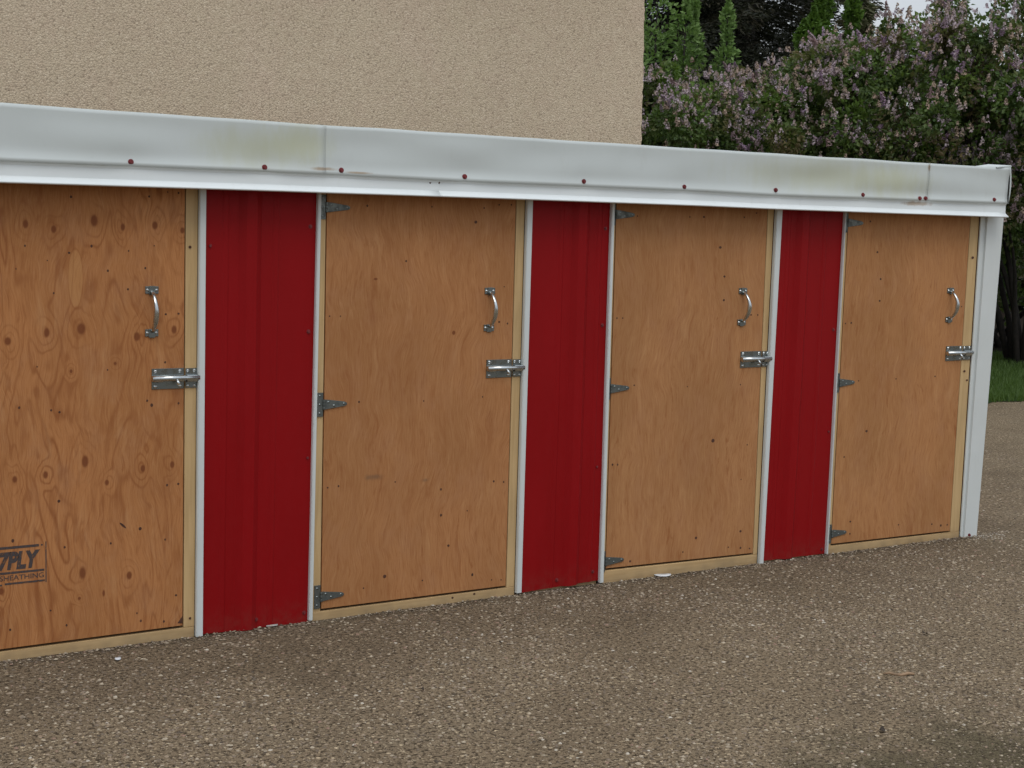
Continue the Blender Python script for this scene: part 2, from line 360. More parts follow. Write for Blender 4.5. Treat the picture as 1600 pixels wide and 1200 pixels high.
# ------------------------------------------------------------------ ground, lawn, soil
g_ = MB()
g_.add([(-150, -150, 0), (150, -150, 0), (150, 150, 0), (-150, 150, 0)], [(0, 1, 2, 3)])
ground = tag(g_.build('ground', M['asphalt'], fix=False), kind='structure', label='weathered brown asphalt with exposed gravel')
la, lb = Vector(gnd(1400, 633)), Vector(gnd(1600, 627)); ld = (lb-la).normalized(); ln_ = Vector((-ld.y, ld.x))
if ln_.dot(Vector((fwd.x, fwd.y))) < 0: ln_ = -ln_
def soilmat(name, a, b):
    g = NG(name, .95, spec=.1); g.col(g.mix(g.noise(g.map(), 14, 6, .7), a, b)); g.bump(g.noise(g.map(), 60, 4), .8, .01); return g.mat
lw = MB(); NL = 160
for i in range(NL+1):
    s = -14+30*i/NL; j = .05*math.sin(s*7.1)+.04*math.sin(s*17)+rnd.uniform(-.03, .03)
    p = la+ld*s+ln_*j; q = la+ld*s+ln_*70
    lw.v += [(p.x, p.y, .004), (q.x, q.y, .004)]
for i in range(NL): lw.face((2*i, 2*i+2, 2*i+3, 2*i+1))
lawn = tag(lw.build('lawn', soilmat('lawn_turf', (.012, .026, .007), (.03, .055, .013)), fix=False), kind='structure', label='mown green lawn beyond the asphalt')
sa_, sb_ = Vector(gnd(1400, 566)), Vector(gnd(1640, 558)); sdn = (sb_-sa_).normalized()
sm = MB()
for i in range(61):
    s = -8+19*i/60; j = rnd.uniform(-.15, .15); p = sa_+sdn*s+ln_*j; q = sa_+sdn*s+ln_*9
    sm.v += [(p.x, p.y, .008), (q.x, q.y, .008)]
for i in range(60): sm.face((2*i, 2*i+2, 2*i+3, 2*i+1))
tag(sm.build('soil', soilmat('dark_leaf_litter', (.008, .006, .004), (.03, .022, .015)), fix=False), kind='structure', label='dark bare soil under the lilac hedge')

def blades(name, n, place, hmin, hmax, wid, mat):
    P = place(n); a = RNG.uniform(0, 2*np.pi, n); h = RNG.uniform(hmin, hmax, n); w_ = wid*RNG.uniform(.6, 1.3, n)
    lean = RNG.uniform(-.6, .6, (n, 2))*h[:, None]; dx, dy = np.cos(a)*w_, np.sin(a)*w_
    V = np.zeros((n, 3, 3)); V[:, 0] = P; V[:, 0, 0] -= dx; V[:, 0, 1] -= dy; V[:, 1] = P; V[:, 1, 0] += dx; V[:, 1, 1] += dy
    V[:, 2] = P; V[:, 2, :2] += lean; V[:, 2, 2] += h
    return np_mesh(name, V.reshape(-1, 3), np.arange(3*n).reshape(n, 3), mat)
def lawn_place(n):
    s = RNG.uniform(-1.2, 2.6, n); t = RNG.uniform(0, 1, n)**1.3*5.2+RNG.uniform(-.06, .06, n)
    P = np.zeros((n, 3)); P[:, 0] = la.x+ld.x*s+ln_.x*t+ld.x*.9; P[:, 1] = la.y+ld.y*s+ln_.y*t+ld.y*.9; P[:, 2] = .004; return P
tag(blades('grass', 60000, lawn_place, .025, .06, .004, mat_leaf('grass_blade', (.06, .115, .025), (.11, .18, .045), (.08, .14, .03))),
    'short green grass growing beyond the asphalt edge', 'grass', kind='stuff')

# loose stones on the asphalt: one countless mass
def pebbles(name, n, place, r0, r1, mat):
    P = place(n); n = len(P); r = r0+(r1-r0)*RNG.power(.35, n)
    base = np.array([(1, 0, 0), (.5, .87, 0), (-.5, .87, 0), (-1, 0, 0), (-.5, -.87, 0), (.5, -.87, 0), (.35, .2, 1), (-.35, .25, 1), (0, -.42, 1)], float)
    fs = np.array([(0, 1, 6), (1, 2, 7), (1, 7, 6), (2, 3, 7), (3, 4, 8), (3, 8, 7), (4, 5, 8), (5, 0, 6), (5, 6, 8), (6, 7, 8)])
    V = base[None]*(1+RNG.uniform(-.28, .28, (n, 9, 3)))*r[:, None, None]
    V[:, :, 0] *= RNG.uniform(.75, 1.45, n)[:, None]; V[:, :, 2] *= RNG.uniform(.25, .6, n)[:, None]
    a = RNG.uniform(0, 6.28, n); c, s = np.cos(a)[:, None], np.sin(a)[:, None]
    X = V[:, :, 0]*c-V[:, :, 1]*s; Y = V[:, :, 0]*s+V[:, :, 1]*c
    V[:, :, 0] = X+P[:, 0, None]; V[:, :, 1] = Y+P[:, 1, None]; V[:, :, 2] += P[:, 2, None]
    Fq = (fs[None]+(np.arange(n)*9)[:, None, None]).reshape(-1, 3)
    return np_mesh(name, V.reshape(-1, 3), Fq, mat)
def mat_pebble():
    g = NG('mixed_gravel_stone', .9, spec=.12); geo = g.n('ShaderNodeNewGeometry'); cr_ = g.n('ShaderNodeValToRGB')
    g.l(geo.outputs['Random Per Island'], cr_.inputs['Fac']); e = cr_.color_ramp.elements; cr_.color_ramp.interpolation = 'CONSTANT'
    e[0].color = (.17, .135, .10, 1); e[1].position = .975; e[1].color = (.54, .49, .41, 1)
    for p, c in ((.2, (.24, .19, .145)), (.38, (.32, .25, .18)), (.56, (.38, .32, .24)), (.70, (.085, .068, .052)), (.79, (.47, .40, .30)), (.93, (.30, .20, .15))):
        k = cr_.color_ramp.elements.new(p); k.color = (*c, 1)
    g.col(g.mix(g.ss(g.noise(g.map(), 300, 3), .3, .7, 0, .35), cr_.outputs['Color'], (.10, .08, .06))); return g.mat
def peb_place(n):
    # a broad fan of ground in front of the shed, denser near the photographer
    P = np.zeros((n, 3)); P[:, 0] = RNG.uniform(-.3, 6.2, n); P[:, 1] = -.01-RNG.power(1.0, n)*3.2
    k = (P[:, 0] > 4.45); P[k, 1] = RNG.uniform(-3.2, 4.5, k.sum()); P[:, 2] = -.0005
    dens = np.array([mnoise.noise((x*2.2, y*2.2, 1.0)) for x, y in P[:, :2]])
    return P[dens > RNG.uniform(-.75, .35, n)]
tag(pebbles('gravel', 190000, peb_place, .0016, .0060, mat_pebble()), 'loose pale and brown stone chips scattered over the asphalt', 'gravel', kind='stuff')
def foot_place(n):
    P = np.zeros((n, 3)); P[:, 0] = RNG.uniform(.6, 4.6, n); h = np.array([mnoise.noise((x*3, 0, 4)) for x in P[:, 0]]); P[:, 1] = -.004-np.abs(RNG.normal(0, .022, n))*(1+h); P[:, 2] = RNG.uniform(0, .0035, n)*(1+h)
    return P
tag(pebbles('grit', 2600, foot_place, .0012, .0050, mat_pebble()), 'line of grit and stone chips washed up along the foot of the shed', 'grit', kind='stuff')
def crumb_place(n):
    c = Vector(gnd(1545, 838)); P = np.zeros((n, 3)); P[:, 0] = c.x+RNG.normal(0, .05, n); P[:, 1] = c.y+RNG.normal(0, .03, n); return P
tag(pebbles('mortar_crumbs', 150, crumb_place, .001, .004, mat_flat('pale_mortar', (.36, .32, .26))), 'pale crumbs strewn on the asphalt at the white corner post foot', 'crumbs', kind='stuff')

# ------------------------------------------------------------------ the shed
SHED = tag(empty('storage_shed', (2.2, .6, 0)), 'long low storage shed with plywood doors, red metal panels and white roof flashing', 'shed')
DEPTH = 1.2; YF, YT, YR = 0.0, -.013, -.002
ZT = 1.215                                   # hidden top of doors and trims, behind the flashing
V = {'t1l': [(310, 300), (304, 990)], 't1r': [(322.5, 300), (317, 990)], 'd1r': [(288.8, 310), (285, 975)],
 't2l': [(494.5, 305), (480, 970)], 't2r': [(502.5, 305), (488.5, 970)], 'd2l': [(510, 400), (502, 950)],
 'd2r': [(806, 320), (790, 915)], 't3l': [(821, 315), (804, 927)], 't3r': [(833, 315), (815, 925)],
 't4l': [(953, 318), (934, 910)], 't4r': [(961, 318), (943, 910)], 'd3l': [(963, 340), (946.5, 885)],
 'd3r': [(1199, 335), (1176, 866)], 't5l': [(1210, 335), (1183, 880)], 't5r': [(1223, 328), (1193, 880)],
 't6l': [(1317.5, 331), (1288, 865)], 't6r': [(1323, 331), (1294, 865)], 'd4l': [(1325.5, 350), (1299, 848)],
 'd4r': [(1516, 345), (1484, 830)], 'f4r': [(1530, 345), (1498, 840)], 'cr': [(1567, 345), (1525, 838)], 'cm': [(1542, 345), (1506, 838)]}
def X(k, y=0.0): return line(V[k], y)
def quad(fa, fb, z0a, z0b, z1): return [(fa(z0a), z0a), (fb(z0b), z0b), (fb(z1), z1), (fa(z1), z1)]
def off(f, d): return lambda z: f(z)+d
SH = SHED

DW = .602
d1l = off(X('d1r'), -DW)
zb = lambda px, py: at(px, py)[1]
doors = [   # left edge, right edge, bottom z left, bottom z right
    dict(l=d1l, r=X('d1r'), zl=zb(0, 1014)-.002, zr=zb(286, 977)),
    dict(l=X('d2l'), r=X('d2r'), zl=zb(505, 951), zr=zb(790, 915)),
    dict(l=X('d3l'), r=X('d3r'), zl=zb(948, 888), zr=zb(1175, 864)),
    dict(l=X('d4l'), r=X('d4r'), zl=zb(1298, 850), zr=zb(1485, 829))]
frames = [  # trim edge on the left (right side of that trim) and on the right
    (off(d1l, -.024), X('t1l', -.0015)), (X('t2r', YT), X('t3l', -.0015)), (X('t4r', YT), X('t5l', -.0015)), (X('t6r', YT), X('f4r'))]
def pxr(px, py, r):                          # size at the door face of r photo pixels
    return r*abs(at(px+1, py)[0]-at(px, py)[0]), r*abs(at(px, py+1)[1]-at(px, py)[1])
def knots_of(lst, yp=0.0):
    o = []
    for (px, py, rx, ry) in lst:
        x, z = at(px, py, yp); o.append((x, z, pxr(px, py, rx)[0], pxr(px, py, ry)[1]))
    return o
K1 = [(40, 350, 5, 8), (84, 358, 5, 7), (147, 345, 6, 11), (192, 355, 4.5, 7.5), (242, 352, 5, 7.5), (285, 360, 4, 6), (12, 533, 6, 7.5),
      (73, 520, 5.5, 9), (127, 514, 8, 11), (214, 526, 5.5, 8), (272, 515, 5, 8), (133, 721, 6, 11), (71, 742, 4.5, 7), (23, 749, 5, 7),
      (223, 732, 4.5, 7), (269, 726, 4, 6.5), (167, 754, 4, 5.5), (129, 895, 6.5, 12), (202, 899, 4.5, 7), (2, 924, 5, 6), (111, 580, 3, 4),
      (180, 568, 3.2, 3.4), (124, 935, 3, 3), (162, 927, 2.5, 6.5)]
P_MATS = [mat_ply('knotty_plywood', 1.3, .85, knots_of(K1), knots_of([(118, 435, 12, 46)])),
          mat_ply('plain_plywood', 4.1, .16, knots_of([(709, 520, 3.2, 4), (587, 436, 4, 2.5)]), scuffs=knots_of([(585, 745, 26, 9), (666, 750, 14, 7)]), base=(.44, .206, .084)),
          mat_ply('plain_plywood_light', 7.7, .13, base=(.445, .220, .093)),
          mat_ply('plain_plywood_warm', 11.2, .13, base=(.46, .224, .092))]
DOTS = [
 [(111, 307.5, 2), (233, 307, 1.8), (262, 300, 1.5), (279, 301.5, 1.5), (39, 384, 1.6), (143, 384.5, 2), (108, 395, 2), (201, 392, 1.5), (241, 384, 1.2),
  (168.5, 423, 2), (25, 420, 1.2), (74, 407, 1.2), (227, 419, 1.6), (84, 458, 1.5), (200, 452, 1.8), (259, 491, 1.9), (279, 490, 1.9), (58, 573, 1.3), (168, 578, 1.4),
  (258, 566, 1.7), (230, 626, 1.9), (237, 633, 2.4), (279, 630, 1.8), (80, 641, 2), (93, 644, 1.8), (30, 637, 2), (92, 783, 2.3), (219, 826, 2.6),
  (101, 855, 1.8), (173, 849, 1.8), (258, 843, 1.5), (261, 758, 1.8), (278.5, 756, 1.8), (20, 845, 2.4), (79, 954, 1.6), (104, 977, 1.9), (16, 984, 2.2), (220, 970, 2), (256, 971, 1.7), (214, 958, 1.4), (275, 930, 2)],
 [(574, 321.5, 1.8), (675, 323, 1.5), (756.5, 325, 1.6), (780, 320, 1.4), (799, 320, 1.6), (743.5, 347, 3), (634.6, 408, 2), (788, 448, 1.3), (515, 494, 1.5), (532, 494, 1.5),
  (780, 503, 1.8), (793, 505.5, 1.6), (561, 628, 1.8), (662, 626.5, 1.6), (754, 620, 1.4), (512, 762, 1.8), (529, 759.5, 1.8), (617.5, 753, 1.5), (689, 764.6, 2), (689, 805, 2.3),
  (700.6, 852.5, 2.6), (601, 900.6, 3.2), (738, 898, 2.3), (771.5, 752, 1.8), (787, 753, 1.6), (730, 798, 1.3), (568, 919, 1.6), (660, 907, 1.4), (768, 906, 1.5), (783, 906, 1.4)],
 [(996, 337.5, 1.4), (1078, 339, 1.5), (1100, 339, 2.2), (1163, 339.5, 1.5), (1182, 333, 1.5), (1125.5, 386.6, 2.8), (1132, 432, 2.3), (1131, 469, 2), (964, 497, 1.6), (973, 497, 1.5),
  (1173.6, 492, 1.5), (1184, 492, 1.3), (1114, 688.5, 3.3), (957, 726, 1.7), (965, 726, 1.7), (1087.5, 840.5, 2.3), (1157, 830, 2.2), (1138, 855, 1.5), (1157, 856, 1.9), (1171, 857, 1.6),
  (1067, 862.5, 1.4), (984.5, 877, 1.8), (1158, 749, 1.2), (1167.5, 695, 1.3), (1074, 604, 1.2), (1157, 601, 1.2), (991, 602, 1.4)],
 [(1360, 346, 1.5), (1371, 394, 2), (1376, 436, 2), (1374.5, 470, 1.8), (1321, 505.5, 1.4), (1330, 504.5, 2), (1502.5, 479, 1.4), (1354, 673.6, 2.6), (1341.6, 595, 1.4), (1400, 592, 1.2),
  (1461, 588, 1.3), (1319, 714, 1.3), (1328.6, 815, 1.8), (1404, 820, 1.3), (1456, 819, 1.4), (1470, 821, 1.9), (1480, 820, 1.4), (1328, 834, 1.4)]]

# --- hinges, bolts, handles
def hinge(z, fx, door):                      # T hinge: strap on the stud, knuckle at the gap, tongue on the door
    x = fx(z)-.002; m = MB()
    m.box(x-.021, x-.003, -.0035, -.0006, z-.033, z+.033)
    tg = [(x+.002, z-.014), (x+.062, z-.0062), (x+.068, z-.0035), (x+.070, z), (x+.068, z+.0035), (x+.062, z+.0062), (x+.002, z+.014)]
    m.prism(tg, -.0035, -.0006)
    for k in range(3): m.tube([(x-.001, -.0045, z-.014+k*.0094), (x-.001, -.0045, z-.0052+k*.0094)], .0036, 10)
    for (dx, dz) in ((.013, .006), (.03, -.004), (.06, 0), (-.013, .024), (-.013, 0), (-.013, -.024)):
        m.disc(x+dx, -.0035, z+dz, .0033, .0033, .0012, 1, 10, True)
    return m.build('hinge', [M['galv'], M['plate']], door, bevel=.0005)
def pull(x, zt, zbm, door):                  # bow handle: two screwed feet and a bowed grip
    m = MB(); h = .0185; wd = .0172
    for zc, sgn in ((zt, 1), (zbm, -1)):
        m.prism([(x-wd, zc-h/2), (x+wd, zc-h/2), (x+wd, zc+h/2), (x-wd, zc+h/2)], -.0028, -.0005, 1)
        m.prism([(x-.008, zc-h/2-.003), (x+.008, zc-h/2-.003), (x+.008, zc+h/2+.001), (x-.008, zc+h/2+.001)], -.0045, -.0028, 1)
        for sx in (-1, 1): m.disc(x+sx*.0115, -.0028, zc, .0042, .0042, .0022, 0, 12, True)
    pts, rad = [], []
    a, b = zt-.004, zbm+.004
    for i in range(21):
        t = i/20; s = math.sin(math.pi*t)**.62; pts.append((x, -.004-.033*s, a+(b-a)*t)); rad.append(.0052+.0022*math.sin(math.pi*t))
    m.tube(pts, rad, 12, 0, .78)
    return m.build('pull_handle', [M['chrome'], M['plate']], door, bevel=.0004)
def bolt(x0, x1, z, door, frame, xk, xr):        # barrel bolt on the door, keeper on the stud
    h = .0265; m = MB()
    m.box(x0, x1, -.0026, -.0004, z-h, z+h, 1)
    for xx in (x0+.010, x1-.010):
        for s in (-1, 1): m.disc(xx, -.0026, z+s*.0195, .0048, .0048, .0026, 0, 12, True)
    for xx, wdt in ((x0+.004, .022), (x1-.020, .018)):        # the two raised straps that guide the rod
        prof = [(-.0095, 0), (-.0075, -.0095), (0, -.0125), (.0075, -.0095), (.0095, 0)]
        b = len(m.v)
        for dx in (0, wdt):
            for (dz, dy) in prof: m.v.append((xx+dx, -.0026+dy, z+dz))
        for i in range(4): m.face((b+i, b+i+1, b+5+i+1, b+5+i), 0)
        m.face((b+4, b+3, b+2, b+1, b), 0); m.face((b+5, b+6, b+7, b+8, b+9), 0)
    o = m.build('barrel_bolt', [M['chrome'], M['plate']], door, bevel=.0004)
    r = MB(); r.tube([(x0-.001, -.0098, z+.0015), (xr, -.0098, z+.0015)], .0074, 14, 0)
    r.tube([(x1-.022, -.012, z), (x1-.0205, -.024, z-.013)], [.0035, .004], 10, 0)
    r.build('bolt_rod', [M['chrome']], door)
    k = MB(); ka = x1+.005
    k.box(ka, xk-.003, -.0026, -.0004, z-h+.001, z+h-.001, 1)
    for s in (-1, 1):
        for xx in (ka+.006, xk-.009): k.disc(xx, -.0026, z+s*.0195, .0042, .0042, .0024, 0, 12, True)
    b = len(k.v); prof = [(-.0105, 0), (-.0085, -.011), (0, -.0145), (.0085, -.011), (.0105, 0)]
    for dx in (ka+.001, xk-.005):
        for (dz, dy) in prof: k.v.append((dx, -.0026+dy, z+dz))
    for i in range(4): k.face((b+i, b+i+1, b+5+i+1, b+5+i), 0)
    k.face((b+4, b+3, b+2, b+1, b), 0); k.face((b+5, b+6, b+7, b+8, b+9), 0)
    k.build('bolt_keeper', [M['chrome'], M['plate']], frame, bevel=.0004)

BOLTS = [(237, 287, 592.5, 310), (760, 799, 576.5, 817), (1157, 1189, 562, 1203), (1478, 1503, 552.5, 1518)]
PULLS = [(237, 453, 520), (765, 454.5, 512), (1160.5, 454.5, 503.5), (1485, 454, 499)]
HZ = [at(520, 322)[1], at(520, 632)[1], at(520, 931)[1]]
HPX = [[None]*3, [(508, 323.5), (505, 632), (501, 932)], [(961, 335), (957, 607), (947, 877)], [(1323, 348), (1313, 598), (1297, 834)]]
dlabels = ['knotty plywood door with a black printed stamp', 'plain plywood door with a smudge in the middle', 'plain pale plywood door', 'plain plywood door beside the white corner post']
for i, d in enumerate(doors):
    fl, fr_ = frames[i]
    zsl, zsr = d['zl']-.007, d['zr']-.007
    fr = MB()
    fr.slab(quad(fl, off(d['l'], -.0035), zsl, zsl, ZT), YF, .089)                 # hinge stud
    fr.slab(quad(off(d['r'], .0032), fr_, zsr+.0008, zsr+.0008, ZT), YF+.0006, .089)  # latch stud
    fr.slab([(fl(0)+.001, -.012), (fr_(0)-.001, -.012), (fr_(0)-.001, zsr), (fl(0)+.001, zsl)], YF-.001, .088, 2)  # sill
    fr.slab(quad(off(d['l'], -.0035), off(d['r'], .0032), 1.222, 1.222, 1.26), YF, .088)
    ch = []
    if i == 0: ch = [(297, 386, 2.4), (297, 966, 2)]
    if i == 1: ch = [(707, 934, 1.8), (741, 928, 1.8)]
    if i == 3: ch = [(1520, 402.5, 2), (1507, 580, 1.8), (1511, 594, 1.5)]
    for (px, py, r) in ch:
        x, z = at(px, py, -.001); rx, rz = pxr(px, py, r); fr.disc(x, -.0008 if i != 1 else -.001, z, rx, rz, .0006, 1)
    F = fr.build('door_frame', [M['lumber'], M['dot'], M['lumberh']], SH, bevel=.0012)
    dm = MB(); dm.slab(quad(d['l'], d['r'], d['zl'], d['zr'], ZT), YF, .012)
    for (px, py, r) in DOTS[i]:
        x, z = at(px, py); rx, rz = pxr(px, py, r*(.95 if i == 0 else .82))
        if z < ZT-.01: dm.disc(x, 0, z, rx*rnd.uniform(.85, 1.1), rz*rnd.uniform(.9, 1.35), .0004, 1, 9)
    if i == 0:
        x, z = at(192, 821); dm.disc(x, 0, z, .0115, .0028, .0005, 1, 12, rot=-.75)
        x, z = at(283.5, 966); dm.prism([(x-.011, z-.012), (x+.0025, z-.014), (x+.0025, z+.006)], -.0006, 0, 1)
    D = tag(dm.build('plywood_door', [P_MATS[i], M['dot']], SH, bevel=.0009), dlabels[i])
    for k in range(3):
        z = HZ[k] if HPX[i][k] is None else at(*HPX[i][k])[1]
        hinge(z, d['l'], D)
    px, pt, pb = PULLS[i]; x, zt = at(px, pt); _, zb_ = at(px, pb); pull(x, zt, zb_, D)
    a, b, py, c = BOLTS[i]; x0, z = at(a, py, -.002); x1, _ = at(b, py, -.002); xk, _ = at(c-1, py, -.0026); xr, _ = at(c+1.5, py, -.0098)
    bolt(x0, x1, z, D, F, xk, xr)
    if i == 0: D1 = D

# --- ink stamp on the knotty door
g = NG('faded_black_ink', .8, col=(.06, .048, .048)); tr = g.n('ShaderNodeBsdfTransparent'); mxs = g.n('ShaderNodeMixShader')
g.l(g.ss(g.noise(g.map((1, 1, .6)), 150, 4, .65), .46, .72, .95, .3), mxs.inputs[0])
g.l(tr.outputs[0], mxs.inputs[1]); g.l(g.b.outputs[0], mxs.inputs[2]); g.l(mxs.outputs[0], g.t.nodes['Material Output'].inputs['Surface'])
ink = g.mat; st = MB()
def txt(s, x0, x1, z0, z1, bold, shear=0):
    cu = bpy.data.curves.new('t', 'FONT'); cu.body = s; cu.size = 1; cu.offset = bold; cu.shear = shear
    o = bpy.data.objects.new('t', cu); COL.objects.link(o); dg = bpy.context.evaluated_depsgraph_get()
    me = o.evaluated_get(dg).to_mesh(); vs = [v.co.copy() for v in me.vertices]; fs = [tuple(p.vertices) for p in me.polygons]
    xs = [v.x for v in vs]; ys = [v.y for v in vs]; a, b, c_, e = min(xs), max(xs), min(ys), max(ys)
    st.add([(x0+(v.x-a)/(b-a)*(x1-x0), -.0006, z0+(v.y-c_)/(e-c_)*(z1-z0)) for v in vs], fs)
    o.evaluated_get(dg).to_mesh_clear(); bpy.data.objects.remove(o); bpy.data.curves.remove(cu)
sx = lambda px: at(px, 880)[0]; sz = lambda py: at(36, py)[1]
txt('7PLY', sx(-3), sx(63), sz(889.5), sz(860.5), .055, .2)
txt('SHEATHING', sx(-1), sx(68.5), sz(905), sz(897), .012)
for (a, b, c_, e) in ((-90, 61, 856, 852), (-90, 69, 895, 891.5), (7, 70, 911.5, 908.5), (-88, 3, 912.5, 910), (71, 72.6, 913, 849), (64, 67, 855, 852.5)):
    st.add([(sx(a), -.0006, sz(c_)), (sx(b), -.0006, sz(c_)), (sx(b), -.0006, sz(e)), (sx(a), -.0006, sz(e))], [(0, 1, 2, 3)])
st.build('ink_stamp', ink, D1, fix=False)

# --- red ribbed panels with their red screws
def red_panel(fa, fb, z0a, z0b, rib, minor, z_top=ZT, y0=YR, dots=()):
    m = MB(); prof = [(0, 0)]
    def addrib(c, hw, top, h): prof.extend([(c-hw, 0), (c-top, -h), (c+top, -h), (c+hw, 0)])
    for c, kind in sorted([(r, 1) for r in rib]+[(r, 0) for r in minor]):
        addrib(c, .032, .014, .013) if kind else addrib(c, .010, .005, .0022)
    W = fb(.6)-fa(.6); prof.append((W, 0)); prof = [(u/W, v) for u, v in prof]
    rows = [0, .25, .5, .75, 1]; n = len(prof)
    for r in rows:
        for u, v in prof:
            z0 = z0a+(z0b-z0a)*u; z = z0+(z_top-z0)*r; x = fa(z)+(fb(z)-fa(z))*u
            m.v.append((x, y0+v+.0015*math.sin(r*7+u*3), z))
    for j in range(len(rows)-1):
        for i in range(n-1): m.face((j*n+i, j*n+i+1, (j+1)*n+i+1, (j+1)*n+i))
    o = m.build('red_panel', M['red'], SH, fix=False)
    s = o.modifiers.new('solid', 'SOLIDIFY'); s.thickness = .0012; s.offset = -1
    for (px, py) in dots:
        q = MB(); x, z = at(px, py, y0); q.disc(x, y0+.001, z, .0058, .0058, .0012, 0, 10); q.disc(x, y0, z, .0036, .0036, .0045, 0, 6)
        q.build('screw', M['screwred'], o)
    return o
p1a, p1b = off(X('t1r', YT), -.003), off(X('t2l', -.0015), .001)
red_panel(p1a, p1b, at(317, 991, YR)[1], at(482, 972, YR)[1], [.128], [.06, .20], dots=[(485, 354), (482, 518), (480, 715), (400, 968), (475, 957), (328, 384)])
red_panel(off(X('t3r', YT), -.003), off(X('t4l', -.0015), .001), at(817, 926, YR)[1], at(935, 908, YR)[1]+.003, [.185], [.115, .255], dots=[(946, 357), (941, 508), (932, 729), (870, 906), (926, 893)])
red_panel(off(X('t5r', YT), -.003), off(X('t6l', -.0015), .001), at(1194, 876, YR)[1], at(1288, 865, YR)[1], [.11], [.045, .21], dots=[(1302, 515), (1294, 674), (1231, 865), (1284, 858)])
f0r = off(d1l, -.024-.022); f0l = off(f0r, -.30)
red_panel(off(f0l, -.002), off(f0r, .001), .004, .004, [.15], [.07, .22])
# sill boards that show under the red panels
for a, b in ((X('t1r'), X('t2l')), (X('t3r'), X('t4l')), (X('t5r'), X('t6l')), (f0l, f0r)):
    m = MB(); m.box(a(0)+.002, b(0)-.002, .006, .09, -.012, .036); m.build('sill_board', M['lumberh'], SH, bevel=.0015)

# --- white J trims
def trim(fa, fb, z0, name='white_trim', screw=()):
    m = MB(); m.slab(quad(fa, fb, z0, z0, ZT), YT, -.0015)
    m.slab(quad(off(fa, .0015), off(fa, .0035), z0, z0, ZT), YT-.0016, YT)
    o = m.build(name, M['trim'], SH, bevel=.0016); return o
for a, b, px, py in (('t1l', 't1r', 310, 995), ('t2l', 't2r', 484, 970), ('t3l', 't3r', 809, 927), ('t4l', 't4r', 938, 911), ('t5l', 't5r', 1188, 881), ('t6l', 't6r', 1291, 866)):
    trim(X(a, -.0015), X(b, YT), at(px, py, YT)[1])
trim(f0r, off(d1l, -.024), .004); trim(off(f0l, -.022), f0l, .004)
# corner post: flat flange, then the wider face returning round the corner
cl_, cm, cr_ = off(X('f4r', 0), .001), X('cm', YT), X('cr', YT)
m = MB(); zc = at(1510, 841, YT)[1]
m.slab(quad(cl_, off(cm, .001), zc, zc, ZT), -.007, -.0015)
m.slab(quad(cm, cr_, zc, zc, ZT), -.016, -.0015)
XR = cr_(.6)
m.slab([(cr_(zc)-.0012, zc), (cr_(zc)+.0008, zc), (cr_(ZT)+.0008, ZT), (cr_(ZT)-.0012, ZT)], -.0155, .06)
CP = m.build('corner_post', M['trim'], SH, bevel=.0015)
x, z = at(1514, 836, -.016); q = MB(); q.disc(x, -.016, z, .006, .006, .002, 0, 10); q.disc(x, -.018, z, .004, .004, .004, 0, 6); q.build('screw', M['screwred'], CP)

# --- shed body: end walls, back wall, roof
XL = f0l(0)-.03
m = MB(); m.box(XR-.02, XR-.004, .055, DEPTH, 0, 1.3)
for k in range(5): m.box(XR-.004, XR+.008, .2+k*.22, .235+k*.22, 0, 1.295)
m.build('end_wall', M['red'], SH)
m = MB(); m.box(XL, XL+.016, .0, DEPTH, 0, 1.3); m.build('end_wall', M['red'], SH)
m = MB(); m.box(XL+.017, XR-.021, DEPTH-.016, DEPTH-.001, 0, 1.22); m.build('back_wall', M['dark'], SH)
m = MB(); m.box(XL+.02, XR-.03, .089, .095, 1.222, 1.3); m.box(XL+.018, XR-.03, -.03, .0, 1.222, 1.30); m.build('header_board', M['lumber'], SH)
rf = MB(); rf.hexa([(XL-.03, -.03, 1.302), (XR+.01, -.03, 1.302), (XR+.01, -.03, 1.335), (XL-.03, -.03, 1.335), (XL-.03, DEPTH+.04, 1.225), (XR+.01, DEPTH+.04, 1.225), (XR+.01, DEPTH+.04, 1.258), (XL-.03, DEPTH+.04, 1.258)])
rf.build('roof', mat_white('white_roof_sheet', (.55, .57, .57)), SH)

# --- roof flashing (fascia) in three lapped sheets with dimples at the screws
YS = -.060
def zc_top(x):   # measured upper edge
    return np.interp(x, [at(*p, YS)[0] for p in TOP], [at(*p, YS)[1] for p in TOP])
def zc_bot(x): return np.interp(x, [at(*p, YS)[0] for p in GRV], [at(*p, YS)[1] for p in GRV])
def z_lip(x): return np.interp(x, [at(*p, -.066)[0] for p in LIP], [at(*p, -.066)[1] for p in LIP])
TOP = [(-40, 158.5), (0, 161), (508, 196), (760, 211.5), (1003, 227), (1230, 241.5), (1452, 255.5), (1550, 261.5), (1578, 262)]
GRV = [(-40, 248.5), (0, 251), (400, 267), (700, 282), (1100, 299), (1200, 305), (1570, 318), (1580, 318.5)]
LIP = [(-40, 282.5), (0, 284), (400, 296.5), (500, 300), (800, 310), (1100, 321), (1200, 325.5), (1575, 339)]
SCR = [(204, 253), (413, 261.5), (533, 266), (726, 276), (912, 283.5), (1069, 292), (1212, 297), (1348, 304.5), (1437, 310), (1446, 310), (1553, 312)]
FS = [at(*p, YS) for p in SCR]
stain = knots_of([(405, 232, 100, 34), (470, 225, 60, 32), (1300, 275, 150, 28), (1400, 285, 55, 26)], -.06)
rust = knots_of([(505, 264, 25, 4), (560, 270, 30, 2.5), (1438, 316, 14, 4), (1452, 262, 3, 8)], -.06)
MF = mat_white('white_flashing_paint', (.565, .615, .61), stain, rust)
